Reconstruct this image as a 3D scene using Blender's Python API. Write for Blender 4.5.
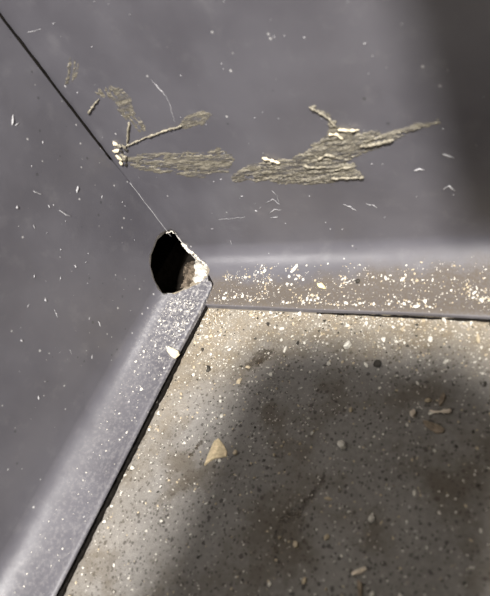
import bpy, bmesh, math, random
import numpy as np
from mathutils import Vector, Matrix, noise

for o in list(bpy.data.objects):
    bpy.data.objects.remove(o)
scene = bpy.context.scene
COL = scene.collection
random.seed(7)
U = 0.00125                      # one design unit = 1.25 mm; everything below is laid out in these units
W, H, F = 490, 596, 560.0
CAM = Vector((120.7, -94.4, 108.6))
ROT = Matrix(((0.82181, 0.3668, -0.43599), (0.0259, -0.78847, -0.61453), (-0.56917, 0.49374, -0.65747)))

# ------------------------------------------------------------------ camera
cd = bpy.data.cameras.new('camera')
cam = bpy.data.objects.new('camera', cd)
COL.objects.link(cam)
m = Matrix(((ROT[0][0], -ROT[1][0], -ROT[2][0], CAM.x * U),
            (ROT[0][1], -ROT[1][1], -ROT[2][1], CAM.y * U),
            (ROT[0][2], -ROT[1][2], -ROT[2][2], CAM.z * U), (0, 0, 0, 1)))
cam.matrix_world = m
cd.sensor_fit = 'VERTICAL'
cd.sensor_height = 36.0
cd.sensor_width = 36.0 * W / H
cd.lens = F / H * 36.0
cd.clip_start = 0.005
cd.clip_end = 50
cd.dof.use_dof = True
cd.dof.focus_distance = 178 * U
cd.dof.aperture_fstop = 20.0
scene.camera = cam

# ------------------------------------------------------------------ world, lamp, exposure
world = bpy.data.worlds.new('room_light')
scene.world = world
world.use_nodes = True
bg = world.node_tree.nodes['Background']
bg.inputs[0].default_value = (1.0, 0.93, 0.87, 1)
bg.inputs[1].default_value = 0.028
LDIR = Vector((0.39, -0.47, 0.82)).normalized()
ld = bpy.data.lights.new('room_lamp', 'AREA')
ld.shape = 'DISK'
ld.size = 0.085
ld.energy = 66.0
ld.color = (1.0, 0.965, 0.93)
lamp = bpy.data.objects.new('room_lamp', ld)
COL.objects.link(lamp)
LPOS = Vector((38, -35, 0)) + LDIR * 1250
lamp.location = LPOS * U
lamp.rotation_euler = LDIR.to_track_quat('Z', 'Y').to_euler()
vs = scene.view_settings
vs.view_transform = 'Standard'
vs.look = 'None'
vs.exposure = 0.16
vs.gamma = 1.0
vs.use_curve_mapping = False

# ------------------------------------------------------------------ helpers
def tag(o, label=None, cat=None, group=None, kind=None):
    if label: o['label'] = label
    if cat: o['category'] = cat
    if group: o['group'] = group
    if kind: o['kind'] = kind
    return o

def mesh_obj(name, verts, faces, mat, parent=None, smooth=False):
    me = bpy.data.meshes.new(name)
    me.from_pydata([tuple(c * U for c in v) for v in verts], [], faces)
    me.update()
    if mat: me.materials.append(mat)
    if smooth:
        me.polygons.foreach_set('use_smooth', [True] * len(me.polygons))
    o = bpy.data.objects.new(name, me)
    COL.objects.link(o)
    if parent: o.parent = parent
    return o

def bm_obj(name, bm, mat, parent=None, smooth=False):
    bm.normal_update()
    me = bpy.data.meshes.new(name)
    bm.to_mesh(me); bm.free()
    me.transform(Matrix.Scale(U, 4))
    me.materials.append(mat)
    if smooth:
        me.polygons.foreach_set('use_smooth', [True] * len(me.polygons))
    o = bpy.data.objects.new(name, me)
    COL.objects.link(o)
    if parent: o.parent = parent
    return o

def empty(name, loc):
    o = bpy.data.objects.new(name, None)
    o.empty_display_size = 0.01
    COL.objects.link(o)
    o.location = Vector(loc) * U
    return o

def box(bm, lo, hi, bevel=0, mat4=None):
    lo, hi = Vector(lo), Vector(hi)
    g = bmesh.ops.create_cube(bm, size=1.0)
    for v in g['verts']:
        v.co = Vector([(lo[i] + hi[i]) / 2 + v.co[i] * (hi[i] - lo[i]) for i in range(3)])
    vs_ = g['verts']
    if bevel:
        es = list({e for v in vs_ for e in v.link_edges})
        r = bmesh.ops.bevel(bm, geom=es, offset=bevel, segments=3, affect='EDGES', profile=0.5)
        vs_ = list({v for f in r['faces'] for v in f.verts} | {v for v in vs_ if v.is_valid})
    if mat4:
        bmesh.ops.transform(bm, matrix=mat4, verts=[v for v in vs_ if v.is_valid])
    return vs_

def tube(pts, radii, seg=7):
    """closed tube along a polyline -> verts, faces"""
    vs_, fs = [], []
    n = len(pts)
    pts = [Vector(p) for p in pts]
    ref = Vector((0.31, 0.22, 0.93))
    for i, p in enumerate(pts):
        t = (pts[min(i + 1, n - 1)] - pts[max(i - 1, 0)]).normalized()
        a = t.cross(ref).normalized(); b = t.cross(a)
        for k in range(seg):
            an = 2 * math.pi * k / seg
            vs_.append(p + (a * math.cos(an) + b * math.sin(an)) * radii[i])
    for i in range(n - 1):
        for k in range(seg):
            k2 = (k + 1) % seg
            fs.append((i * seg + k, i * seg + k2, (i + 1) * seg + k2, (i + 1) * seg + k))
    fs.append(tuple(reversed(range(seg))))
    fs.append(tuple((n - 1) * seg + k for k in range(seg)))
    return vs_, fs

def ray(u, v):
    return ROT.transposed() @ Vector(((u - W / 2) / F, (v - H / 2) / F, 1.0))

def hit(u, v, ax, val=0.0):
    """photo pixel -> point on the plane coordinate[ax] = val (floor 2, right wall 1, left wall 0)"""
    d = ray(u, v)
    return CAM + d * ((val - CAM[ax]) / d[ax])

# ------------------------------------------------------------------ materials
class NT:
    def __init__(s, name):
        s.mat = bpy.data.materials.new(name)
        s.mat.use_nodes = True
        s.t = s.mat.node_tree
        s.b = s.t.nodes['Principled BSDF']
        tc = s.t.nodes.new('ShaderNodeNewGeometry')
        mp = s.t.nodes.new('ShaderNodeVectorMath'); mp.operation = 'SCALE'
        mp.inputs['Scale'].default_value = 1.0 / U
        s.t.links.new(tc.outputs['Position'], mp.inputs[0])
        s.pos = mp.outputs[0]
    def n(s, typ, **kw):
        nd = s.t.nodes.new(typ)
        for k, v in kw.items():
            setattr(nd, k, v)
        return nd
    def set(s, sock, val):
        if isinstance(val, bpy.types.NodeSocket):
            s.t.links.new(val, sock)
        elif isinstance(val, tuple) and len(val) == 3 and sock.type == 'RGBA':
            sock.default_value = (*val, 1)
        else:
            sock.default_value = val
    def noise(s, scale, detail=3, rough=0.55, vec=None, out='Fac'):
        nd = s.n('ShaderNodeTexNoise')
        s.set(nd.inputs['Vector'], vec or s.pos)
        nd.inputs['Scale'].default_value = scale
        nd.inputs['Detail'].default_value = detail
        nd.inputs['Roughness'].default_value = rough
        return nd.outputs[out]
    def voro(s, scale, vec=None, rnd=1.0, feature='F1'):
        nd = s.n('ShaderNodeTexVoronoi', feature=feature)
        s.set(nd.inputs['Vector'], vec or s.pos)
        nd.inputs['Scale'].default_value = scale
        nd.inputs['Randomness'].default_value = rnd
        return nd
    def ramp(s, val, a, b, c0=0.0, c1=1.0):
        nd = s.n('ShaderNodeMapRange', interpolation_type='SMOOTHSTEP')
        s.set(nd.inputs[0], val)
        for i, q in enumerate((a, b, c0, c1)):
            s.set(nd.inputs[1 + i], q)
        return nd.outputs[0]
    def math(s, op, a, b=0.0):
        nd = s.n('ShaderNodeMath', operation=op)
        s.set(nd.inputs[0], a); s.set(nd.inputs[1], b)
        return nd.outputs[0]
    def mix(s, fac, a, b):
        nd = s.n('ShaderNodeMix', data_type='RGBA')
        s.set(nd.inputs['Factor'], fac); s.set(nd.inputs['A'], a); s.set(nd.inputs['B'], b)
        return [q for q in nd.outputs if q.type == 'RGBA'][0]
    def sep(s):
        nd = s.n('ShaderNodeSeparateXYZ'); s.set(nd.inputs[0], s.pos)
        return nd.outputs
    def sepc(s, c):
        nd = s.n('ShaderNodeSeparateColor'); s.set(nd.inputs[0], c)
        return nd.outputs
    def stretch(s, v, loc=(0, 0, 0), rot=(0, 0, 0)):
        nd = s.n('ShaderNodeMapping'); s.set(nd.inputs['Vector'], s.pos)
        nd.inputs['Scale'].default_value = v
        nd.inputs['Rotation'].default_value = rot
        nd.inputs['Location'].default_value = loc
        return nd.outputs[0]
    def bump(s, hgt, strength=0.3, dist=0.3):
        nd = s.n('ShaderNodeBump')
        nd.inputs['Strength'].default_value = strength
        nd.inputs['Distance'].default_value = dist * U
        s.set(nd.inputs['Height'], hgt)
        s.set(s.b.inputs['Normal'], nd.outputs[0])
    def done(s, col, rough=0.6, spec=0.5):
        s.set(s.b.inputs['Base Color'], col)
        s.set(s.b.inputs['Roughness'], rough)
        s.set(s.b.inputs['Specular IOR Level'], spec)
        return s.mat

def plain(name, col, rough=0.6, var=0.3, scale=1.5, spec=0.4, bump=0.0, metal=0.0):
    g = NT(name)
    f = g.noise(scale, 4)
    d = tuple(c * (1 - var) for c in col); l = tuple(min(1, c * (1 + var)) for c in col)
    c = g.mix(g.ramp(f, 0.3, 0.7), d, l)
    if bump: g.bump(g.noise(scale * 1.6, 4), bump, 0.4)
    g.b.inputs['Metallic'].default_value = metal
    return g.done(c, rough, spec)

def speck_mask(g, scale, size, keep):
    """small round specks: voronoi cells, a share `keep` of them, radius `size` (fraction of a cell)"""
    v = g.voro(scale)
    rnd = g.sepc(v.outputs['Color'])
    on = g.math('LESS_THAN', rnd[0], keep)
    rad = g.math('MULTIPLY', g.math('ADD', rnd[1], 0.35), size)
    near = g.math('LESS_THAN', v.outputs['Distance'], rad)
    return g.math('MULTIPLY', on, near)

# dark grey rubber of the cove base, dusty low down
def rubber(name, side):
    g = NT(name)
    x, y, z = g.sep()[0:3]
    big = g.noise(0.045, 3)
    col = g.mix(g.ramp(big, 0.3, 0.7), (0.074, 0.071, 0.081), (0.098, 0.095, 0.107))
    # light clouded scuffing
    cl = g.ramp(g.noise(0.16, 5, 0.65), 0.52, 0.75, 0, 0.22)
    col = g.mix(cl, col, (0.19, 0.185, 0.19))
    # pin-prick lint and specks
    sp = speck_mask(g, 0.42, 0.10, 0.22)
    col = g.mix(g.math('MULTIPLY', sp, 0.55), col, (0.55, 0.54, 0.52))
    dk = speck_mask(g, 0.33, 0.10, 0.10)
    col = g.mix(g.math('MULTIPLY', dk, 0.6), col, (0.03, 0.03, 0.03))
    # settled dust
    if side == 'right':
        dist = g.math('MULTIPLY', y, -1.0)
        wob = g.math('ADD', dist, g.math('MULTIPLY', g.math('SUBTRACT', g.noise(0.13, 4), 0.5), 9.0))
        m1 = g.ramp(g.math('ADD', wob, g.ramp(x, 35.0, 80.0, -2.5, 1.5)), 3.6, 9.0)
        fine = g.ramp(g.noise(1.6, 4, 0.7), 0.36, 0.62)
        low = g.math('MULTIPLY', g.ramp(z, 14.0, 8.0), g.ramp(z, 1.5, 2.1))
        dust = g.math('MULTIPLY', g.math('MULTIPLY', m1, low), g.math('ADD', g.math('MULTIPLY', fine, 0.35), 0.6))
        col = g.mix(dust, col, (0.105, 0.088, 0.070))
        wh = speck_mask(g, 2.3, 0.26, 0.16)
        col = g.mix(g.math('MULTIPLY', g.math('MULTIPLY', wh, m1), g.math('MULTIPLY', low, 0.75)), col, (0.72, 0.68, 0.60))
    else:
        low = g.ramp(z, 8.5, 3.5)
        near = g.ramp(y, -52.0, -14.0)
        fine = g.ramp(g.noise(1.1, 4, 0.7), 0.46, 0.66)
        dust = g.math('MULTIPLY', low, g.math('MULTIPLY', fine, g.math('ADD', g.math('MULTIPLY', near, 0.45), 0.12)))
        col = g.mix(dust, col, (0.55, 0.53, 0.50))
        wh = speck_mask(g, 1.5, 0.20, 0.20)
        col = g.mix(g.math('MULTIPLY', g.math('MULTIPLY', wh, low), g.math('ADD', g.math('MULTIPLY', near, 0.75), 0.04)), col, (0.8, 0.78, 0.74))
    g.bump(g.noise(0.9, 4), 0.10, 0.25)
    ro = g.math('MAXIMUM', g.ramp(g.noise(0.2, 4), 0.3, 0.7, 0.31, 0.41), g.math('MULTIPLY', dust, 0.95))
    return g.done(col, ro, g.ramp(dust, 0.0, 1.0, 0.95, 0.1))

M_LEFT = rubber('grey_rubber_left', 'left')
M_RIGHT = rubber('grey_rubber_right', 'right')

def floor_material():
    g = NT('speckled_vinyl')
    x, y, z = g.sep()[0:3]
    col = g.mix(g.ramp(g.noise(0.05, 4), 0.3, 0.7), (0.16, 0.149, 0.135), (0.215, 0.203, 0.188))
    col = g.mix(g.ramp(g.noise(0.8, 4), 0.35, 0.7, 0, 0.35), col, (0.30, 0.285, 0.262))
    # printed chips
    warp = g.n('ShaderNodeVectorMath', operation='MULTIPLY_ADD')
    nz = g.n('ShaderNodeTexNoise'); g.set(nz.inputs['Vector'], g.pos); nz.inputs['Scale'].default_value = 1.3
    g.set(warp.inputs[0], nz.outputs['Color']); warp.inputs[1].default_value = (0.9, 0.9, 0.9); g.set(warp.inputs[2], g.pos)
    def chips(scale, size, keep):
        v = g.voro(scale, warp.outputs[0]); r = g.sepc(v.outputs['Color'])
        return g.math('MULTIPLY', g.math('LESS_THAN', r[0], keep),
                      g.math('LESS_THAN', v.outputs['Distance'], g.math('MULTIPLY', g.math('ADD', r[1], 0.3), size)))
    col = g.mix(g.math('MULTIPLY', chips(1.25, 0.36, 0.55), 0.8), col, (0.055, 0.05, 0.045))
    col = g.mix(g.math('MULTIPLY', chips(0.72, 0.29, 0.38), 0.8), col, (0.045, 0.04, 0.036))
    col = g.mix(g.math('MULTIPLY', chips(1.0, 0.24, 0.12), 0.6), col, (0.50, 0.48, 0.45))
    # grime
    gr = g.ramp(g.noise(0.06, 5, 0.6, g.stretch((1, 1, 1), (31, 7, 3))), 0.45, 0.66, 0, 0.7)
    col = g.mix(gr, col, (0.085, 0.067, 0.045))
    # plaster dust lying along both walls, thick in the corner
    wx = g.math('SUBTRACT', x, 13.6)
    wy = g.math('SUBTRACT', g.math('MULTIPLY', y, -1.0), 16.3)
    wob = g.math('MULTIPLY', g.math('SUBTRACT', g.noise(0.09, 5, 0.6), 0.5), 16.0)
    dr = g.ramp(g.math('ADD', wy, wob), 3.0, 17.0, 1.0, 0.0)
    dl = g.ramp(g.math('ADD', wx, wob), 2.0, 15.0, 1.0, 0.0)
    dl = g.math('MULTIPLY', dl, g.ramp(y, -75.0, -25.0, 0.25, 1.0))
    rc = g.math('SQRT', g.math('ADD', g.math('MULTIPLY', wx, wx), g.math('MULTIPLY', wy, wy)))
    dc = g.ramp(g.math('ADD', rc, wob), 14.0, 40.0, 1.0, 0.0)
    dust = g.math('MAXIMUM', g.math('MAXIMUM', dr, dl), dc)
    fine = g.ramp(g.noise(1.5, 5, 0.75), 0.30, 0.60)
    dust_f = g.math('MULTIPLY', dust, g.math('ADD', g.math('MULTIPLY', fine, 0.55), 0.35))
    tan = g.mix(g.ramp(g.noise(0.22, 4), 0.35, 0.65), (0.255, 0.207, 0.140), (0.295, 0.26, 0.205))
    col = g.mix(dust_f, col, tan)
    gw = speck_mask(g, 2.3, 0.30, 0.34)
    col = g.mix(g.math('MULTIPLY', g.math('MULTIPLY', gw, dust), 0.5), col, (0.78, 0.74, 0.64))
    gd = speck_mask(g, 1.3, 0.22, 0.10)
    col = g.mix(g.math('MULTIPLY', gd, 0.6), col, (0.07, 0.06, 0.045))
    g.bump(g.noise(2.2, 5, 0.75), 0.8, 0.5)
    return g.done(col, 0.62, 0.35)

M_FLOOR = floor_material()
M_WALL = plain('painted_plasterboard', (0.62, 0.60, 0.56), 0.8, 0.05, 0.2, 0.3)
M_VOID = plain('wall_void_shade', (0.012, 0.010, 0.008), 0.95, 0.4, 0.5, 0.05)  # near-black, so the wall hollow stays dark where lamp light gets in
M_TORN = plain('torn_pale_edge', (0.66, 0.62, 0.54), 0.85, 0.25, 1.1, 0.2, 0.5)
M_BROKEN = plain('broken_plaster', (0.42, 0.395, 0.35), 0.9, 0.6, 0.4, 0.15, 0.8)
M_DEBRIS = plain('brown_debris', (0.10, 0.08, 0.06), 0.9, 0.7, 0.5, 0.15, 0.8)
M_WHITE = plain('plaster_white', (0.64, 0.61, 0.54), 0.8, 0.25, 1.2, 0.3)
M_TAN = plain('plaster_tan', (0.46, 0.385, 0.27), 0.8, 0.2, 1.2, 0.3)
M_DARK = plain('dark_grit', (0.03, 0.026, 0.02), 0.7, 0.3, 1.2, 0.4)
M_BLACK = plain('gap_shade_black', (0.008, 0.007, 0.006), 0.9, 0.4, 1.0, 0.05)  # black stand-in for the shade in the seam and toe gaps
M_FLAKE = plain('tan_paint_flake', (0.55, 0.45, 0.29), 0.75, 0.28, 0.9, 0.3, 0.4)
M_YELLOW = plain('yellow_flake', (0.82, 0.70, 0.36), 0.7, 0.15, 1.0, 0.3)
M_PALE = plain('pale_tan_flake', (0.66, 0.58, 0.42), 0.75, 0.25, 0.9, 0.3, 0.3)
M_BROWN = plain('brown_leaf_bit', (0.20, 0.158, 0.115), 0.75, 0.3, 0.8, 0.3)
M_BONE = plain('pale_stick', (0.60, 0.52, 0.42), 0.7, 0.2, 0.7, 0.3)
M_SCUFF_EDGE = plain('pale_scuff_and_lit_edge', (0.34, 0.335, 0.34), 0.8, 0.25, 2.0, 0.2)  # scuffs and lint, also the painted lit edge of the seam
def stain_material():
    g = NT('dark_brown_stain')
    col = g.mix(g.ramp(g.noise(0.9, 4), 0.3, 0.7), (0.05, 0.038, 0.025), (0.09, 0.07, 0.047))
    g.set(g.b.inputs['Alpha'], g.ramp(g.noise(0.25, 8, 0.75), 0.34, 0.66, 0.0, 0.8))
    return g.done(col, 0.5, 0.4)
M_STAIN = stain_material()

def smear_material():
    g = NT('dried_adhesive')
    st = g.stretch((0.35, 1, 1.6))
    f = g.noise(1.0, 5, 0.65, st)
    col = g.mix(g.ramp(f, 0.32, 0.62), (0.105, 0.094, 0.070), (0.22, 0.20, 0.157))
    col = g.mix(g.ramp(g.noise(2.2, 3, 0.6), 0.60, 0.72, 0, 0.8), col, (0.55, 0.50, 0.38))
    col = g.mix(g.ramp(g.noise(1.3, 3, 0.6, g.stretch((1, 1, 1), (9, 4, 2))), 0.62, 0.72, 0, 0.7), col, (0.06, 0.05, 0.035))
    g.bump(g.noise(2.0, 4, 0.7), 0.5, 0.4)
    a1 = g.ramp(g.noise(0.9, 6, 0.72, g.stretch((0.22, 1, 1.5), (5, 5, 5))), 0.35, 0.60, 0.12, 1.0)
    g.set(g.b.inputs['Alpha'], a1)
    return g.done(col, 0.6, 0.4)
M_SMEAR = smear_material()
M_STRAND = plain('dried_adhesive_strand', (0.26, 0.235, 0.18), 0.6, 0.45, 1.3, 0.4, 0.4)

# ------------------------------------------------------------------ the cove bases (thick rubber sheet, toe at the floor)
TL, TR, HC, ZT0, TOP = 13.7, 16.3, 10.0, 2.2, 121.0
ZT = ZT0
ZTL = 3.0                        # the left toe stands a little higher
LEN = 420.0

def profile(t, zlow, ZT=ZT0):
    """closed section (d, z): d = distance into the room"""
    p = [(0.0, TOP)]
    for z in (105, 90, 75, 66, 60, 54, 48, 42, 36, 30, 24, 18, 14):
        p.append((0.0, float(z)))
    n = 16
    for i in range(n + 1):
        a = math.pi / 2 * i / n
        p.append((t * (1 - math.cos(a)), HC + 0.4 - (HC + 0.4 - ZT) * math.sin(a)))
    # flatten so the curve carries on as a nearly level toe, then a rounded lip
    p += [(t + 0.55, ZT - 0.15), (t + 0.95, ZT - 0.55), (t + 1.0, zlow + 0.25), (t + 0.7, zlow)]
    p += [(t * 0.62, zlow), (t * 0.3, zlow), (-2.5, zlow), (-2.5, 60.0), (-2.5, TOP)]
    return p

def seam_gap(z):
    s = min(1, max(0, (z - 38) / 16.0)); s = s * s * (3 - 2 * s)
    return 0.06 + 0.95 * s

STAT = [0, 0.006, 0.012, 0.018, 0.025, 0.035, 0.05] + [0.07 + 0.02 * i for i in range(14)] + [0.4, 0.5, 0.65, 0.8, 1.0]

def cove(name, side, mat):
    left = side == 'left'
    t = TL if left else TR
    prof = profile(t, 0.12, ZTL if left else ZT0)
    vs_, fs = [], []
    n = len(prof)
    for si, s in enumerate(STAT):
        for d, z in prof:
            if left:
                st = (d * 0.62 if d > 0 else 0.0) + seam_gap(z)
            else:
                st = min(TL + 1.5, 0.5 + d * 1.68) if d > 0 else -2.5
            a = st + (LEN - st) * s
            w = noise.noise(Vector((a * 0.05, 3.1 if left else 9.7, 0)))
            dd, zz = d, z
            if d > t * 0.6:                       # toe edge is not perfectly straight
                dd += 0.35 * w
                zz += (0.22 if left else 0.12) * noise.noise(Vector((a * 0.035, 5.0, 1.0 if left else 8.0)))
                if left and z < 0.5 and d > 0:    # the toe has curled up off the floor, more so away from the corner
                    zz = z + 0.75 + 1.0 * min(1, max(0, (a - 18) / 26)) + 0.15 * w
                if not left and z < 0.5 and d > 0:
                    zz = z + 0.55 * min(1, max(0, (a - 42) / 20))
            if d == 0.0 and 14 < z < TOP:
                dd += 0.25 * noise.noise(Vector((a * 0.02, z * 0.025, 2.0 if left else 6.0))) * min(1, a / 25)
            vs_.append((dd, -a, zz) if left else (a, -dd, zz))
    for si in range(len(STAT) - 1):
        for k in range(n):
            k2 = (k + 1) % n
            q = (si * n + k, si * n + k2, (si + 1) * n + k2, (si + 1) * n + k)
            fs.append(q if not left else tuple(reversed(q)))
    e0 = tuple(range(n)); e1 = tuple((len(STAT) - 1) * n + k for k in range(n))
    fs.append(tuple(reversed(e0)) if not left else e0)
    fs.append(e1 if not left else tuple(reversed(e1)))
    o = mesh_obj(name, vs_, fs, mat, smooth=False)
    bm = bmesh.new(); bm.from_mesh(o.data)
    bmesh.ops.recalc_face_normals(bm, faces=bm.faces)
    bm.to_mesh(o.data); bm.free()
    return o

def cove_z(t, d):
    ZT = ZTL if t == TL else ZT0
    if d <= 0: return None
    if d >= t: return ZT
    a = math.acos(max(0.0, 1 - d / t))
    return HC + 0.4 - (HC + 0.4 - ZT) * math.sin(a)

AX = (CAM - Vector((4, -4, 7))).normalized()       # axis of the gnawed hole
HC0 = Vector((1.5, -3, 8))
HOLE = [(165, 233), (171, 231.5), (175.5, 233.4), (178.5, 238), (182, 243.5), (185.6, 246), (188, 250.5), (192, 252.5), (196.3, 256.4),
        (199, 260), (203, 261.4), (206, 265.5), (208.4, 269), (207.5, 273), (205.0, 276.5), (201, 280), (197, 283.5), (192.5, 284.5),
        (187.6, 287.5), (182, 289.2), (176, 292.5), (170, 292), (164.8, 293), (161.5, 290), (159, 288), (156.5, 281.5), (153.4, 276.4),
        (152.2, 268), (150.8, 262), (151.3, 255.8), (154, 249), (156.4, 242.8), (158, 238.5), (161.4, 235)]

def on_plane(u, v, p0=None):
    d = ray(u, v)
    p0 = p0 or HC0
    return CAM + d * ((p0 - CAM).dot(AX) / d.dot(AX))

def prism(poly, a0, a1, k0=0.82, k1=1.25):
    pts = [on_plane(u, v) for u, v in poly]
    c = sum(pts, Vector()) / len(pts)
    n = len(pts)
    vs_ = [c + (p - c) * k0 + AX * a0 for p in pts] + [c + (p - c) * k1 + AX * a1 for p in pts]
    fs = [tuple(range(n)), tuple(reversed(range(n, 2 * n)))] + [(i, i + n, (i + 1) % n + n, (i + 1) % n) for i in range(n)]
    o = mesh_obj('cutter', vs_, fs, None)
    bm = bmesh.new(); bm.from_mesh(o.data)
    bmesh.ops.recalc_face_normals(bm, faces=bm.faces)
    bm.to_mesh(o.data); bm.free()
    return o

def cut(o, cutter):
    md = o.modifiers.new('b', 'BOOLEAN')
    md.operation = 'DIFFERENCE'; md.object = cutter; md.solver = 'EXACT'
    bpy.context.view_layer.update()
    dg = bpy.context.evaluated_depsgraph_get()
    me = bpy.data.meshes.new_from_object(o.evaluated_get(dg))
    o.modifiers.clear()
    old = o.data
    o.data = me
    bpy.data.meshes.remove(old)

def smooth_by_angle(o, deg=40):
    bm = bmesh.new(); bm.from_mesh(o.data)
    for f in bm.faces: f.smooth = True
    for e in bm.edges:
        e.smooth = not (len(e.link_faces) != 2 or e.calc_face_angle(3.0) > math.radians(deg))
    bm.to_mesh(o.data); bm.free()

base_l = tag(cove('baseboard_left', 'left', M_LEFT), 'dark grey rubber cove base with a glossy curved foot and black gap under its toe', 'baseboard', kind='structure')
base_r = tag(cove('baseboard_right', 'right', M_RIGHT), 'dark grey rubber cove base with smeared adhesive and a dusty curved foot', 'baseboard', kind='structure')
cutter = prism(HOLE, 30, -22)
cut(base_l, cutter); cut(base_r, cutter)
for b in (base_l, base_r): smooth_by_angle(b)

# ------------------------------------------------------------------ floor and walls
def slab(name, lo, hi, mat):
    bm = bmesh.new(); box(bm, lo, hi)
    return bm_obj(name, bm, mat)
floor = tag(slab('floor', (-14, -LEN, -8), (LEN, 14, 0), M_FLOOR), 'speckled grey vinyl floor covered in tan plaster dust and grit', 'floor', kind='structure')
wall_l = tag(slab('wall_left', (-14, -LEN, 0), (-2.55, 2.55, 620), M_WALL), 'painted plasterboard wall behind the glossy footed cove base', 'wall', kind='structure')
wall_r = tag(slab('wall_right', (-14, 2.55, 0), (LEN, 14, 620), M_WALL), 'painted plasterboard wall behind the adhesive smeared cove base', 'wall', kind='structure')
WHOLE = [(166, 235), (174, 235), (178, 241), (183, 247), (189, 255), (196, 263), (195, 270), (188, 274), (190, 280), (181, 288), (172, 291), (163, 291),
         (156, 280), (152, 266), (152.5, 256), (158, 242)]
c2 = prism(WHOLE, 40, -60, 0.8, 1.5)
cut(wall_l, c2); cut(wall_r, c2); cut(floor, c2)
# the space behind the plasterboard, boxed in by near-black boards added to keep it dark
for nm, lo, hi in (('void_board_1', (-110, -160, -8), (-100, 110, 330)), ('void_board_2', (-100, 100, -8), (160, 110, 330)),
                   ('void_board_3', (-100, -160, -8), (-14.02, 100, -0.1)), ('void_board_4', (-14.02, 14.02, -8), (160, 100, -0.1)),
                   ('void_board_5', (-100, -160, 0), (-14.02, -155, 330)), ('void_board_6', (155, 14.02, 0), (160, 100, 330)),
                   ('void_board_9', (-40, -30, -40), (40, 40, -8.1)), ('void_board_7', (-100, -155, 320), (-14.02, 100, 330)), ('void_board_8', (-14.02, 14.02, 320), (155, 100, 330))):
    tag(slab(nm, lo, hi, M_VOID), 'near-black boarding added to keep the hollow wall dark', 'boarding', kind='structure')
for c in (cutter, c2):
    bpy.data.objects.remove(c)

# torn, frayed rim on the right edge of the hole (part of the right base)
def lump_chain(name, pix, lift, r, mat, parent, seed):
    rnd = random.Random(seed)
    pts, rad = [], []
    for i in range(len(pix) - 1):
        for k in range(4):
            s = k / 4
            u = pix[i][0] + (pix[i + 1][0] - pix[i][0]) * s + rnd.uniform(-.7, .7)
            v = pix[i][1] + (pix[i + 1][1] - pix[i][1]) * s + rnd.uniform(-.7, .7)
            p = hit(u, v, 1, -0.0)
            if p.z < HC:                                  # on the curve: step out along it
                for _ in range(12):
                    z = max(p.z, ZT)
                    a = math.asin(max(0, min(1, (HC + .4 - z) / (HC + .4 - ZT))))
                    p = hit(u, v, 1, -TR * (1 - math.cos(a)))
            pts.append(p + AX * lift)
            rad.append(r * rnd.uniform(0.45, 1.3))
    rad[0] = rad[-1] = r * 0.2
    vs_, fs = tube(pts, rad, 6)
    return mesh_obj(name, vs_, fs, mat, parent, smooth=True)
e = lump_chain('torn_edge', [(181.5, 243.5), (185.6, 246), (189, 251), (193, 253), (197, 257), (200, 260.5), (204, 262.5), (207, 267), (208, 270), (206, 275)], -0.2, 0.6, M_TORN, base_r, 3)
tag(e, 'frayed pale torn edge')
e = lump_chain('torn_edge', [(165, 233), (171, 231.5), (176, 233.6)], -0.15, 0.22, M_TORN, base_r, 5)

# broken plaster in the mouth of the hole
UP = Vector((0, 0, 1))
def heap(name, poly, ax, zfun, mat, step=1.1, seed=0):
    return grid_patch(name, poly, lambda u, v: hit(u, v, ax), Vector((0, 0, 1)), step, zfun, mat)

def inside(poly, u, v):
    r = False; n = len(poly); j = n - 1
    for i in range(n):
        (xi, yi), (xj, yj) = poly[i], poly[j]
        if (yi > v) != (yj > v) and u < (xj - xi) * (v - yi) / (yj - yi) + xi: r = not r
        j = i
    return r

def edge_dist(poly, u, v):
    best = 1e9; n = len(poly)
    for i in range(n):
        ax_, ay = poly[i]; bx, by = poly[(i + 1) % n]
        dx, dy = bx - ax_, by - ay
        s = max(0, min(1, ((u - ax_) * dx + (v - ay) * dy) / (dx * dx + dy * dy + 1e-9)))
        best = min(best, math.hypot(u - ax_ - s * dx, v - ay - s * dy))
    return best

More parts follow.
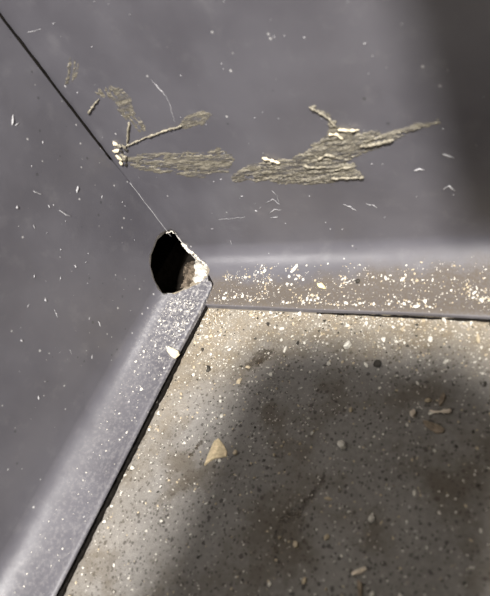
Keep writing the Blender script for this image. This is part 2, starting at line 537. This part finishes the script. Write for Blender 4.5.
def grid_patch(name, poly, at, nrm, step, hfun, mat, ragged=0.0, holes=-9.0, ang=0.0, seed=0, parent=None):
    """thin crust with real relief, its outline roughened, lying on a surface; boundary sinks into the surface"""
    us = [p[0] for p in poly]; vs0 = [p[1] for p in poly]
    u0, u1, v0, v1 = min(us) - 3, max(us) + 3, min(vs0) - 3, max(vs0) + 3
    nu, nv = int((u1 - u0) / step) + 1, int((v1 - v0) / step) + 1
    ca, sa = math.cos(ang), math.sin(ang)
    keep = {}
    for i in range(nu):
        for j in range(nv):
            u, v = u0 + i * step, v0 + j * step
            d = edge_dist(poly, u, v) * (1 if inside(poly, u, v) else -1)
            a, b = (u * ca + v * sa), (-u * sa + v * ca)
            nz = noise.noise(Vector((a * 0.07, b * 0.32, seed)))
            n2 = noise.noise(Vector((a * 0.25, b * 0.6, seed + 20)))
            dd = d + ragged * (nz + 0.6 * n2)
            if dd > 0 and not (nz + 0.5 * n2 < holes and d < 7):
                keep[(i, j)] = dd
    idx, vs_, fs = {}, [], []
    for (i, j) in keep:
        for q in ((i, j), (i + 1, j), (i + 1, j + 1), (i, j + 1)):
            if q not in idx:
                idx[q] = len(vs_)
                full = all((q[0] - a, q[1] - b) in keep for a in (0, 1) for b in (0, 1))
                u, v = u0 + q[0] * step, v0 + q[1] * step
                hh = hfun(u, v, keep.get(q, 0)) if full else -0.05
                vs_.append(at(u, v) + nrm * hh)
        fs.append((idx[(i, j)], idx[(i, j + 1)], idx[(i + 1, j + 1)], idx[(i + 1, j)]))
    o = mesh_obj(name, vs_, fs, mat, parent, smooth=False)
    bm = bmesh.new(); bm.from_mesh(o.data)
    bmesh.ops.recalc_face_normals(bm, faces=bm.faces)
    if sum((f.normal.dot(nrm) for f in bm.faces)) < 0:
        bmesh.ops.reverse_faces(bm, faces=bm.faces)
    bm.to_mesh(o.data); bm.free()
    return o

def nzf(s, seed, amp, base=0.0, ang=None):
    def f(u, v, d):
        if ang is None:
            a, b = u, v
        else:                                   # dragged: long along the stroke, fine across it
            a, b = (u * math.cos(ang) + v * math.sin(ang)) * 0.3, (-u * math.sin(ang) + v * math.cos(ang)) * 1.5
        n = noise.noise(Vector((a * s, b * s, seed))) + 0.6 * noise.noise(Vector((a * s * 2.7, b * s * 2.7, seed + 5)))
        n += 0.5 * noise.noise(Vector((u * 0.45, v * 0.45, seed + 9)))
        return max(0.03, base + amp * n) * min(1, 0.25 + d / 5.0)
    return f

for poly, mat, lab, sd, hh in (
        ([(196, 260), (202, 262), (207, 268), (205, 276), (199, 282), (193, 284), (192, 279), (195, 272), (193, 265)], M_BROKEN, 'broken white plaster lying in the mouth of the gnawed corner hole', 3, 1.1),
        ([(186, 263), (193, 260), (195, 266), (196, 273), (193, 280), (192, 284), (184, 287), (180, 287), (184, 279), (182, 270)], M_DEBRIS, 'crumbly brown debris just inside the gnawed corner hole', 8, 0.9)):
    rub = grid_patch('plaster_rubble', poly, lambda u, v: hit(u, v, 2, 0.0), UP, 1.0, nzf(0.2, sd, 1.0, hh), mat, 2.0)
    tag(rub, lab, 'rubble')

# ------------------------------------------------------------------ dried adhesive on the right base
RW = lambda u, v: hit(u, v, 1, -0.06)
NR = Vector((0, -1, 0))
SMEARS = [
    ([(127, 158), (142, 154), (158, 153), (172, 154), (184, 152), (205, 152), (220, 148), (231, 150), (233, 160), (228, 172), (214, 172), (205, 176), (191, 177), (175, 173), (158, 172), (140, 170), (130, 166)],
     'long flat streak of dried brown adhesive reaching back to the seam', 2.5, -0.25, -0.05, 11, 0.14),
    ([(230, 177), (240, 168), (262, 161), (289, 158), (303, 151), (320, 139), (330, 131), (325, 117), (308, 108), (312, 104), (328, 114), (340, 127), (360, 131), (382, 133),
      (411, 125), (438, 120), (440, 123), (414, 130), (392, 141), (362, 153), (352, 158), (355, 168), (366, 177), (338, 181), (325, 185), (293, 184), (259, 181), (232, 180)],
     'large crusty patch of dried brown adhesive with drawn-out pointed tails', 2.6, -0.42, -0.15, 23, 0.36),
    ([(96, 89), (109, 86), (122, 88), (131, 97), (133, 111), (141, 120), (148, 128), (139, 131), (127, 121), (119, 112), (114, 102), (105, 98), (96, 94)],
     'hooked greenish brown adhesive smudge above the seam clump', 2.5, -0.3, 0.9, 37, 0.13),
    ([(176, 126), (186, 115), (204, 110), (212, 114), (204, 124), (184, 129)],
     'small leaf-shaped adhesive smudge at the end of a thin strand', 1.6, -0.5, -0.4, 41, 0.12),
    ([(70, 57), (79, 60), (77, 73), (71, 84), (64, 84), (66, 69)],
     'faint small adhesive smudge close to the open black seam', 2.2, -0.1, 1.7, 53, 0.08),
]
for poly, lab, rag, hol, ang, sd, hh in SMEARS:
    o = grid_patch('adhesive_smear', poly, RW, NR, 0.85, nzf(0.21, sd, hh, hh * 0.7, ang), M_SMEAR, rag, hol, ang, sd)
    tag(o, lab, 'adhesive smear', 'dried adhesive smears on the right base')

def strand(name, pix, r, mat, seed, at, lift=0.25, parent=None):
    rnd = random.Random(seed); pts, rad = [], []
    for i in range(len(pix) - 1):
        L = math.hypot(pix[i + 1][0] - pix[i][0], pix[i + 1][1] - pix[i][1])
        n = max(2, int(L / 1.8))
        for k in range(n):
            s = k / n
            u = pix[i][0] + (pix[i + 1][0] - pix[i][0]) * s + rnd.uniform(-.5, .5)
            v = pix[i][1] + (pix[i + 1][1] - pix[i][1]) * s + rnd.uniform(-.5, .5)
            pts.append(at(u, v)); rad.append(r * rnd.uniform(0.4, 1.6))
    pts.append(at(*pix[-1])); rad.append(r * 0.4); rad[0] = r * 0.5
    vs_, fs = tube(pts, rad, 6)
    return mesh_obj(name, vs_, fs, mat, parent, smooth=True)
RWs = lambda u, v: hit(u, v, 1, -0.3)
for pix, r, lab, sd in (([(126, 146), (136, 142), (145, 138), (161, 132), (174, 128), (182, 126)], 0.27, 'long thin crinkled strand of dried adhesive running from the seam clump', 1),
                        ([(88, 114), (93, 106), (99, 99)], 0.27, 'short straight adhesive strand between the black seam and hooked smudge', 2),
                        ([(127, 146), (128, 134), (129, 122)], 0.27, 'short upright adhesive strand joining seam clump and hooked smudge', 3)):
    tag(strand('adhesive_strand', pix, r, M_STRAND, sd, RWs), lab, 'adhesive strand', 'dried adhesive strands')
# raised ridges of the big patch, parts of it
big = [o for o in bpy.data.objects if o.name.startswith('adhesive_smear') and 'large' in o['label']][0]
RWr = lambda u, v: hit(u, v, 1, -0.55)
for i, pix in enumerate(([(309, 107), (318, 112), (328, 118), (336, 127)], [(338, 130), (350, 131), (359, 130)], [(328, 135), (336, 134), (343, 140)],
                         [(360, 147), (378, 144), (394, 140)], [(303, 166), (315, 168), (326, 167)], [(262, 158), (270, 160), (280, 163)],
                         [(318, 160), (326, 155), (335, 157)], [(335, 170), (345, 168), (352, 168)], [(330, 179), (345, 178), (364, 178)])):
    strand('ridge', pix, 0.27 if i != 5 else 0.36, M_PALE if i in (1, 2, 5) else M_STRAND, 60 + i, RWr, parent=big)

# clump of pale plaster pressed into the seam
def blob_mesh(name, seed, flat=(1, 1, 1), sub=1, jag=0.35):
    bm = bmesh.new()
    bmesh.ops.create_icosphere(bm, subdivisions=sub, radius=0.5)
    rnd = random.Random(seed)
    for v in bm.verts:
        k = 1 + rnd.uniform(-jag, jag)
        v.co = Vector((v.co.x * flat[0] * k, v.co.y * flat[1] * k, v.co.z * flat[2] * k))
    me = bpy.data.meshes.new(name)
    bm.to_mesh(me); bm.free()
    return me
clump = empty('seam_clump', hit(123, 152, 1, -0.2))
tag(clump, 'crumbly pale plaster clump stuck in the corner seam', 'plaster clump')
rc = random.Random(12)
for i, (u, v, s, k) in enumerate(((115, 144, 1.9, 1), (119, 146, 1.6, 0), (124, 147, 1.5, 0), (116, 151, 2.0, 1), (121, 151, 1.5, 2), (126, 150, 1.3, 2), (119, 158, 2.1, 1),
                                  (121, 163, 1.9, 1), (125, 158, 2.4, 3), (126, 165, 1.2, 2), (128, 145, 1.2, 0), (122, 155, 1.3, 0))):
    me = blob_mesh('plaster_bit', 300 + i, (1, 0.55, 0.7))
    me.materials.append((M_STRAND, M_PALE, M_DARK, M_STRAND)[k])
    o = bpy.data.objects.new('plaster_bit', me); COL.objects.link(o)
    o.parent = clump
    o.location = (hit(u, v, 1, -0.35) - hit(123, 152, 1, -0.2)) * U
    o.scale = (s * U,) * 3
    o.rotation_euler = (rc.uniform(-.3, .3), rc.uniform(0, 6), rc.uniform(-.3, .3))

# black strand painting the shade of the open upper seam; a pale one below for its lit edge
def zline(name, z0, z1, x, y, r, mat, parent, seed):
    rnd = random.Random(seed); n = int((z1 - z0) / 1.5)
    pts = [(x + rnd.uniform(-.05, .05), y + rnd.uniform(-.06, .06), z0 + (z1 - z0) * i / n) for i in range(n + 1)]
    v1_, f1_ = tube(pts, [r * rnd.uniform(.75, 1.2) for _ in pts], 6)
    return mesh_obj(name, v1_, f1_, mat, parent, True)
zline('seam_shade', 46, 119, -0.3, -0.5, 0.52, M_BLACK, base_l, 1)
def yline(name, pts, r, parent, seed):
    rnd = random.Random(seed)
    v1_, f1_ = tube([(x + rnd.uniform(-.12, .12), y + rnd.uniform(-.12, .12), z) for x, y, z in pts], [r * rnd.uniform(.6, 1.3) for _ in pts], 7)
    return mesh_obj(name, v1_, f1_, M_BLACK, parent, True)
tag(yline('toe_gap_shade', [(TL + 0.75 + 0.15 * min(1, k / 25), -11 - k * 1.3, 0.5) for k in range(90)], 0.55, base_l, 3), 'black strand painted in as shade under the curled toe')  # black strand deepens the shade in the gap under the left toe
yline('toe_gap_shade', [(52 + k * 1.3, -TR - 0.85, 0.2) for k in range(60)], 0.3, base_r, 4)  # same painted shade under the right toe
zline('lit_seam_edge', 14, 37, 0.02, -0.1, 0.08, M_SCUFF_EDGE, base_l, 2)  # pale line painting the lit edge of the left sheet

# ------------------------------------------------------------------ scuffs on the bases (parts of them)
LW = lambda u, v: hit(u, v, 0, 0.04)
RW0 = lambda u, v: hit(u, v, 1, -0.04)
for i, (pix, r) in enumerate((([(155, 84), (161, 91), (166, 96)], .22), ([(166, 96), (170, 105), (175, 124)], .12), ([(234, 249), (246, 251), (262, 250)], .14), ([(230, 240), (233, 247)], .12),
                        ([(218, 219), (230, 219), (245, 217)], .10), ([(266, 203), (273, 199), (280, 205)], .16), ([(269, 214), (275, 209), (281, 210)], .2), ([(271, 218), (278, 217)], .2),
                        ([(272, 191), (277, 196), (279, 203)], .1), ([(344, 204), (350, 207), (356, 211)], .22), ([(366, 204), (372, 205), (377, 208)], .16), ([(414, 171), (419, 169), (424, 170)], .3),
                        ([(443, 154), (449, 156), (454, 158)], .34), ([(443, 190), (449, 186), (455, 191)], .34), ([(27, 33), (34, 31), (41, 29)], .14), ([(151, 80), (158, 87)], .1))):
    strand('scuff_mark', pix, r * 0.5, M_SCUFF_EDGE, 80 + i, RW0, parent=base_r)
for i, (pix, r) in enumerate((([(13, 115), (13, 121), (12, 125)], .22), ([(15, 126), (19, 123)], .16), ([(78, 186), (77, 193)], .26), ([(60, 210), (66, 215), (71, 216)], .2), ([(34, 225), (35, 229)], .13),
                        ([(17, 206), (18, 209)], .2), ([(45, 298), (47, 302)], .2), ([(70, 350), (72, 355)], .2), ([(92, 355), (92, 359)], .24), ([(33, 191), (42, 195)], .12), ([(38, 396), (39, 400)], .22),
                        ([(75, 265), (76, 268)], .2), ([(98, 321), (101, 327)], .16), ([(55, 310), (58, 318)], .1), ([(20, 340), (23, 342)], .2))):
    strand('scuff_mark', pix, r, M_SCUFF_EDGE, 110 + i, LW, parent=base_l)

# tiny lint ticks, uncountable: one part on each base
def lint(parent, side, n, seed):
    rnd = random.Random(seed); vs_, fs = [], []
    for _ in range(n):
        if side == 'l':
            p = Vector((0.03, -rnd.uniform(6, 110), rnd.uniform(13, 85))); a, b = Vector((0, 1, 0)), Vector((0, 0, 1)); nn = Vector((1, 0, 0))
        else:
            p = Vector((rnd.uniform(2, 100), -0.03, rnd.uniform(13, 85))); a, b = Vector((1, 0, 0)), Vector((0, 0, 1)); nn = Vector((0, -1, 0))
        t = rnd.uniform(0, 6.28); L = rnd.choice((.15, .2, .2, .3, .5)); w = rnd.uniform(.06, .14)
        d = (a * math.cos(t) + b * math.sin(t)) * L; e_ = (b * math.cos(t) - a * math.sin(t)) * w
        k = len(vs_)
        vs_ += [p - d, p + e_, p + d, p - e_, p + nn * 0.2]
        fs += [(k, k + 1, k + 4), (k + 1, k + 2, k + 4), (k + 2, k + 3, k + 4), (k + 3, k, k + 4)]
    return tag(mesh_obj('lint_specks', vs_, fs, M_SCUFF_EDGE, parent), 'scattered pale lint and dust specks', kind='stuff')
lint(base_l, 'l', 85, 4); lint(base_r, 'r', 80, 5)

# ------------------------------------------------------------------ named debris
FL = lambda u, v: hit(u, v, 2, 0.0)
UP = Vector((0, 0, 1))
def flake(name, poly, mat, lab, cat, thick=0.5, at=FL, lift=0.15, tilt=0.0, seed=0, nrm=UP):
    """thin curled chip with a crinkled top and closed sides"""
    base = [at(u, v) for u, v in poly]
    c = sum(base, Vector()) / len(base)
    bm = bmesh.new()
    nn = nrm.normalized()
    tops, bots = [], []
    for i, p in enumerate(base):
        k = 0.35 * noise.noise(Vector((p.x * 0.7, p.y * 0.7, seed))) + tilt * (p - c).x * 0.06
        k = max(k, 0)
        tops.append(bm.verts.new(p + nn * (lift + thick + k))); bots.append(bm.verts.new(p + nn * (lift * 0.3 + k * 0.5)))
    ct = bm.verts.new(c + nn * (lift + thick * 1.5)); cb = bm.verts.new(c + nn * lift * 0.3)
    n = len(base)
    mids = []
    for i in range(n):
        q = (tops[i].co + ct.co) / 2 + nn * 0.3 * noise.noise(Vector((i * 1.7, seed, 1)))
        mids.append(bm.verts.new(q))
    for i in range(n):
        j = (i + 1) % n
        bm.faces.new((tops[i], tops[j], mids[j], mids[i])); bm.faces.new((mids[i], mids[j], ct))
        bm.faces.new((bots[j], bots[i], cb)); bm.faces.new((bots[i], bots[j], tops[j], tops[i]))
    bmesh.ops.recalc_face_normals(bm, faces=bm.faces)
    return tag(bm_obj(name, bm, mat), lab, cat)
flake('paint_flake', [(219, 439), (224, 445), (227.5, 452), (227, 457), (221, 458), (215, 459), (210, 462), (205, 466), (208, 458), (212, 449), (215, 442)], M_FLAKE,
      'large triangular tan flake lying flat on the speckled floor', 'flake', 0.35, seed=1)
def ONL(u, v):           # on the left toe
    p = hit(u, v, 2, ZT)
    for _ in range(10):
        p = hit(u, v, 2, cove_z(TL, max(0.4, p.x)))
    return p
def ONR(u, v):
    p = hit(u, v, 2, ZT)
    for _ in range(20):
        p = hit(u, v, 2, 0.5 * p.z + 0.5 * cove_z(TR, max(0.4, -p.y)))
    return p
flake('paint_flake', [(169, 347), (173, 349), (179, 352), (180, 355), (175, 359), (171, 356), (168, 352)], M_PALE, 'pale tan flake on the edge of the glossy cove toe', 'flake', 0.4, at=ONL, seed=2)
flake('paint_flake', [(318, 284), (322, 283), (325, 286), (326, 289), (322, 288), (319, 287)], M_YELLOW, 'bright yellow flake on the dusty cove foot', 'flake', 0.4, at=ONR, seed=3, nrm=Vector((0, -.5, .8)))
flake('paper_sliver', [(291, 272), (294, 268), (298, 264), (298, 267), (295, 271), (292, 273)], M_WHITE, 'narrow white sliver standing on the dusty cove foot', 'sliver', 0.3, at=ONR, seed=4, nrm=Vector((0, -.5, .8)))
flake('leaf_fragment', [(423, 421), (428, 422), (434, 424), (441, 427), (445, 430), (444, 433), (437, 434), (430, 430), (425, 426)], M_BROWN, 'brown leaf fragment beside the pale straight stick on the floor', 'leaf fragment', 0.3, seed=5)
flake('leaf_fragment', [(439, 403), (441, 397), (444, 393), (446, 396), (444, 402), (440, 407)], M_BROWN, 'small upright brown leaf fragment above the pale straight stick', 'leaf fragment', 0.3, seed=6)
flake('paper_sliver', [(352, 573), (358, 570), (366, 567), (367, 570), (361, 574), (353, 576)], M_BONE, 'tan sliver lying slantwise on the shaded floor', 'sliver', 0.3, seed=7)
flake('paper_sliver', [(358, 580), (362, 583), (363, 590), (362, 597), (359, 596), (358, 588)], M_BROWN, 'brownish sliver below the slanted tan sliver', 'sliver', 0.3, seed=8)
flake('plaster_chunk', [(340, 444), (344, 443), (347, 446), (346, 449), (342, 450), (339, 447)], M_WHITE, 'bright white plaster chunk alone on the shaded floor', 'plaster chunk', 1.2, seed=9)
flake('plaster_chunk', [(346, 346), (350, 343), (352, 345), (348, 349), (345, 349)], M_WHITE, 'white plaster chunk in the dust beside the right cove toe', 'plaster chunk', 1.0, seed=10)
flake('plaster_chunk', [(411, 414), (415, 411), (417, 414), (414, 418), (411, 417)], M_BONE, 'pale plaster chunk lying left of the straight stick', 'plaster chunk', 0.9, seed=11)
FLs = lambda u, v: hit(u, v, 2, 0.55)
tag(strand('broken_stick', [(430, 411), (438, 412), (446, 411.5), (452, 410.5)], 0.38, M_BONE, 31, FLs), 'pale straight broken stick lying on the grimy floor', 'stick')
tag(strand('dark_husk', [(207, 366), (209, 368), (208.5, 371), (206.5, 372)], 0.35, M_DARK, 32, lambda u, v: hit(u, v, 2, 0.4)), 'tiny curled black husk on tan dust near the corner', 'husk')
def pellet(u, v, s, lab, at=FL, dz=0.3):
    me = blob_mesh('pellet', 900 + int(u), (1, 1.1, 0.7), 2, 0.1)
    me.materials.append(M_DARK)
    o = bpy.data.objects.new('dark_pellet', me); COL.objects.link(o)
    o.location = (at(u, v) + UP * s * dz) * U; o.scale = (s * U,) * 3
    tag(o, lab, 'pellet')
pellet(378, 365, 1.9, 'round dark brown pellet on the dusty floor')
pellet(358, 282, 1.3, 'small black pellet on the dusty cove foot', ONR)

# damp brown streaks on the floor
for poly, lab, sd in (([(276, 556), (270, 545), (272, 530), (280, 516), (292, 506), (304, 497), (316, 482), (322, 468), (327, 470), (322, 486), (310, 502), (300, 516), (288, 528), (280, 542)],
                       'curved dark brown streak across the shaded floor', 3),
                      ([(193, 447), (200, 436), (205, 428), (208, 431), (203, 442), (196, 452), (188, 460), (186, 456)], 'short brown streak left of the triangular flake', 9),
                      ([(250, 352), (262, 345), (275, 348), (270, 358), (258, 366), (247, 372), (243, 364)], 'brown grime patch on the floor near the right toe', 15)):
    o = grid_patch('floor_stain', poly, FL, UP, 1.6, lambda u, v, d: 0.04, M_STAIN, 2.5, -0.8, 0.8, sd)
    tag(o, lab, 'stain')

# ------------------------------------------------------------------ crumbs: the largest as individuals, the finest as stuff
PROTO = {}
for key, mat in (('white', M_WHITE), ('tan', M_TAN), ('dark', M_DARK)):
    PROTO[key] = []
    for k in range(6):
        me = blob_mesh('crumb_' + key, 40 * k + len(key), random.Random(k).choice(((1, .8, .6), (1, .6, .5), (1, .9, .8), (1.2, .6, .35))))
        me.materials.append(mat); PROTO[key].append(me)
rp = random.Random(21)
def shadow_side(x, y):
    return x > 40 and y < -30
def sample_floor(r):
    """positions follow the photo: thick along the right toe and in the corner, thinner over the open floor"""
    while True:
        x, y = r.uniform(14.8, 112), -r.uniform(17.5, 105)
        wy, wx = -y - 17.3, x - 14.7
        den = 0.11 + 0.75 * math.exp(-wy / 8.0) + 0.28 * math.exp(-wx / 10.0) * math.exp(-wy / 40.0) + 0.12 * math.exp(-math.hypot(wx, wy) / 22)
        den *= 0.55 + 0.9 * max(0, noise.noise(Vector((x * .07, y * .07, 4.0))) + 0.35)
        if r.random() < den: return x, y
def sample_right(r):
    while True:
        x, d = r.uniform(18, 104), r.uniform(4.0, TR - 0.3)
        if x < d * TL / TR + 2: continue
        den = 0.06 + 1.5 * max(0, noise.noise(Vector((x * .11, d * .22, 1.0))) + .12) ** 1.2
        if d < 7: den *= 0.45
        if r.random() < den: return x, d
def sample_left(r):
    while True:
        a, d = r.uniform(17, 110), r.uniform(3.5, TL - 0.3)
        if a < d * TR / TL + 2: continue
        if r.random() < 0.025 + 0.95 * math.exp(-(a - 17) / 15.0): return a, d

LAB = {('white', 'f'): ('white plaster crumb lying on the speckled floor', 'white plaster crumbs on the floor'),
       ('tan', 'f'): ('tan plaster crumb lying on the speckled floor', 'tan plaster crumbs on the floor'),
       ('dark', 'f'): ('blackish grit crumb lying on the speckled floor', 'dark crumbs on the floor'),
       ('white', 'r'): ('white plaster crumb resting on the dusty right cove foot', 'white crumbs on the right cove'),
       ('tan', 'r'): ('tan plaster crumb resting on the dusty right cove foot', 'tan crumbs on the right cove'),
       ('white', 'l'): ('white plaster crumb resting on the glossy left cove foot', 'white crumbs on the left cove')}
def crumb_pos(where, r):
    if where == 'f':
        x, y = sample_floor(r); return Vector((x, y, 0))
    if where == 'r':
        x, d = sample_right(r); return Vector((x, -d, cove_z(TR, d)))
    a, d = sample_left(r); return Vector((d, -a, cove_z(TL, d)))
placed = []
def put(key, where, n, smin, smax):
    for _ in range(n):
        for _t in range(40):
            p = crumb_pos(where, rp); s = smin + (smax - smin) * rp.random() ** 2.2
            if all((p - q).length > 0.62 * (s + t) for q, t in placed): break
        placed.append((p, s))
        o = bpy.data.objects.new('plaster_crumb' if key != 'dark' else 'grit_crumb', rp.choice(PROTO[key]))
        COL.objects.link(o)
        o.location = (p + UP * s * 0.22) * U
        o.scale = (s * U,) * 3
        o.rotation_euler = (rp.uniform(-.25, .25), rp.uniform(-.25, .25), rp.uniform(0, 6.28))
        lab, grp = LAB[(key, where)]
        if where == 'r':
            spot = 'close to the gnawed hole' if p.x < 36 else 'around the yellow flake' if p.x < 60 else 'towards the shaded wall end'
            lab = {'white': 'white', 'tan': 'tan'}[key] + ' crumb on the dusty cove foot ' + spot
            grp = grp + ', ' + spot
        if where == 'f':
            wy, wx = -p.y - 17.3, p.x - 14.7
            if wy < 9 and wx < 14: spot = 'in the thick dust by the hole corner'
            elif wy < 9: spot = 'in the dust along the right cove toe'
            elif wx < 14: spot = 'beside the black gap under the left toe'
            elif shadow_side(p.x, p.y): spot = 'on the shaded speckled floor'
            else: spot = 'on the open lit speckled floor'
            lab = {'white': 'white plaster crumb ', 'tan': 'tan plaster crumb ', 'dark': 'blackish grit crumb '}[key] + spot
            grp = grp + ', ' + spot
        tag(o, lab, 'crumb', grp)
put('white', 'f', 125, 0.7, 1.5)
put('tan', 'f', 36, 0.8, 2.0)
put('dark', 'f', 26, 0.7, 1.5)
put('white', 'r', 62, 0.65, 1.5)
put('tan', 'r', 26, 0.6, 1.4)
put('white', 'l', 26, 0.5, 1.2)

def grit(name, where, n, smin, smax, mat, lab, seed, parent=None):
    r = random.Random(seed); vs_, fs = [], []
    proto = [PROTO['white'][k] for k in range(6)]
    pv = [[v.co.copy() for v in me.vertices] for me in proto]; pf = [[tuple(p.vertices) for p in me.polygons] for me in proto]
    for _ in range(n):
        p = crumb_pos(where, r); s = smin + (smax - smin) * r.random() ** 1.8; k = r.randrange(6)
        rot = Matrix.Rotation(r.uniform(0, 6.28), 3, 'Z'); b = len(vs_)
        vs_ += [rot @ v * s + p + UP * s * 0.2 for v in pv[k]]
        fs += [tuple(b + i for i in f) for f in pf[k]]
    return tag(mesh_obj(name, vs_, fs, mat, parent), lab, 'grit', kind='stuff')
grit('fine_grit', 'f', 2600, 0.18, 0.55, M_WHITE, 'fine white plaster grit strewn over the floor', 1)
grit('fine_grit', 'f', 700, 0.25, 0.75, M_TAN, 'fine tan plaster grit strewn over the floor', 2)
grit('fine_grit', 'f', 500, 0.25, 0.7, M_DARK, 'fine blackish grit strewn over the floor', 3)
grit('fine_grit', 'r', 480, 0.2, 0.55, M_WHITE, 'fine white grit on the dusty right cove foot', 4)
grit('fine_grit', 'r', 350, 0.2, 0.65, M_TAN, 'fine tan grit on the dusty right cove foot', 5)
grit('fine_grit', 'l', 420, 0.18, 0.5, M_WHITE, 'fine white grit on the glossy left cove foot', 6)

# ------------------------------------------------------------------ out of frame, shading the corner: inferred phone, added stand, made-up cupboard
M_PHONE = plain('black_phone_glass', (0.015, 0.015, 0.018), 0.2, 0.1, 0.1, 0.5)
M_METAL = plain('dark_metal', (0.05, 0.05, 0.055), 0.4, 0.1, 0.1, 0.5, 0, 0.6)
M_CAB = plain('added_cabinet_paint', (0.05, 0.047, 0.044), 0.6, 0.15, 0.05, 0.4)

# smartphone on an added stand behind the viewpoint: its shadow is the dark rounded rectangle on the floor
HZ = 205.0
def toward_lamp(x, y, z):
    return Vector((x, y, 0)) + (LPOS - Vector((x, y, 0))) * (z / LPOS.z)
KS = 1 - HZ / LPOS.z
pc = toward_lamp(71.5, -72.0, HZ)
cx, cy = pc.x, pc.y
PW, PH = 35.0 * KS, 45.0 * KS
def rounded_slab(bm, hx, hy, r, z0, z1, ox=0, oy=0):
    pts = []
    for (sx, sy, a0) in ((1, 1, 0), (-1, 1, 90), (-1, -1, 180), (1, -1, 270)):
        for k in range(9):
            a = math.radians(a0 + k * 90 / 8)
            pts.append((ox + sx * (hx - r) + r * math.cos(a), oy + sy * (hy - r) + r * math.sin(a)))
    lo = [bm.verts.new((x, y, z0)) for x, y in pts]; hi = [bm.verts.new((x, y, z1)) for x, y in pts]
    n = len(pts)
    bm.faces.new(list(reversed(lo))); bm.faces.new(hi)
    for i in range(n): bm.faces.new((lo[i], lo[(i + 1) % n], hi[(i + 1) % n], hi[i]))
ph = empty('smartphone', (cx, cy, HZ))
tag(ph, 'black smartphone clamped flat on an added stand', 'smartphone')
bm = bmesh.new(); rounded_slab(bm, PW, PH, 17 * KS, -2.6, 2.6); bm_obj('body', bm, M_PHONE, ph)
bm = bmesh.new(); rounded_slab(bm, PW - 2, PH - 2, 15 * KS, 2.62, 2.9); bm_obj('screen', bm, M_PHONE, ph)
bm = bmesh.new(); rounded_slab(bm, 8, 8, 3, -3.8, -2.62, -12, 12); bump_o = bm_obj('camera_bump', bm, M_METAL, ph)
tp = empty('added_tripod', (cx, cy, 0))
tag(tp, 'small dark metal stand added to hold the smartphone up', 'added_tripod')
v_, f_ = tube([(12, -12, 60), (12, -12, HZ - 4.6)], [2.5, 2.5], 10); mesh_obj('column', v_, f_, M_METAL, tp, True)
bm = bmesh.new(); box(bm, (4, -PH + 4, HZ - 5.2), (20, 4, HZ - 3.0), 0.4); bm_obj('clamp', bm, M_METAL, tp)
for k in range(3):
    a = -0.65 + k * 2.094
    v_, f_ = tube([(12, -12, 64), (12 + 42 * math.cos(a), -12 + 42 * math.sin(a), 0.9)], [2.2, 1.6], 8)
    mesh_obj('leg', v_, f_, M_METAL, tp, True)

# made-up cupboard hung on the right wall, beyond the frame: shades the far end of the right base
CDEP = 84.0
kx, kz = (LPOS.x - 92) / -LPOS.y, (LPOS.z - 30) / -LPOS.y
CX, CZ = 85.5 + kx * (CDEP + 2.5), 6.0 + kz * (CDEP + 2.5)
cb = empty('added_wall_cabinet', (CX, 2.5, CZ))
tag(cb, 'made-up dark wall-hung cupboard added to shade the smeared cove base', 'added_cabinet')
bm = bmesh.new(); box(bm, (0, -CDEP - 2.5, 0), (200, 0, 320), 1.5); bm_obj('body', bm, M_CAB, cb)
for k in range(2):
    bm = bmesh.new(); box(bm, (4 + k * 97, -CDEP - 4.4, 4), (99 + k * 97, -CDEP - 2.55, 316), 0.5); d_ = bm_obj('door', bm, M_CAB, cb)
    hx = 88 + k * 24
    v_, f_ = tube([(hx, -CDEP - 4, 20), (hx, -CDEP - 8, 24), (hx, -CDEP - 8, 50), (hx, -CDEP - 4, 54)], [1, 1, 1, 1], 8)
    mesh_obj('handle', v_, f_, M_METAL, d_, True)
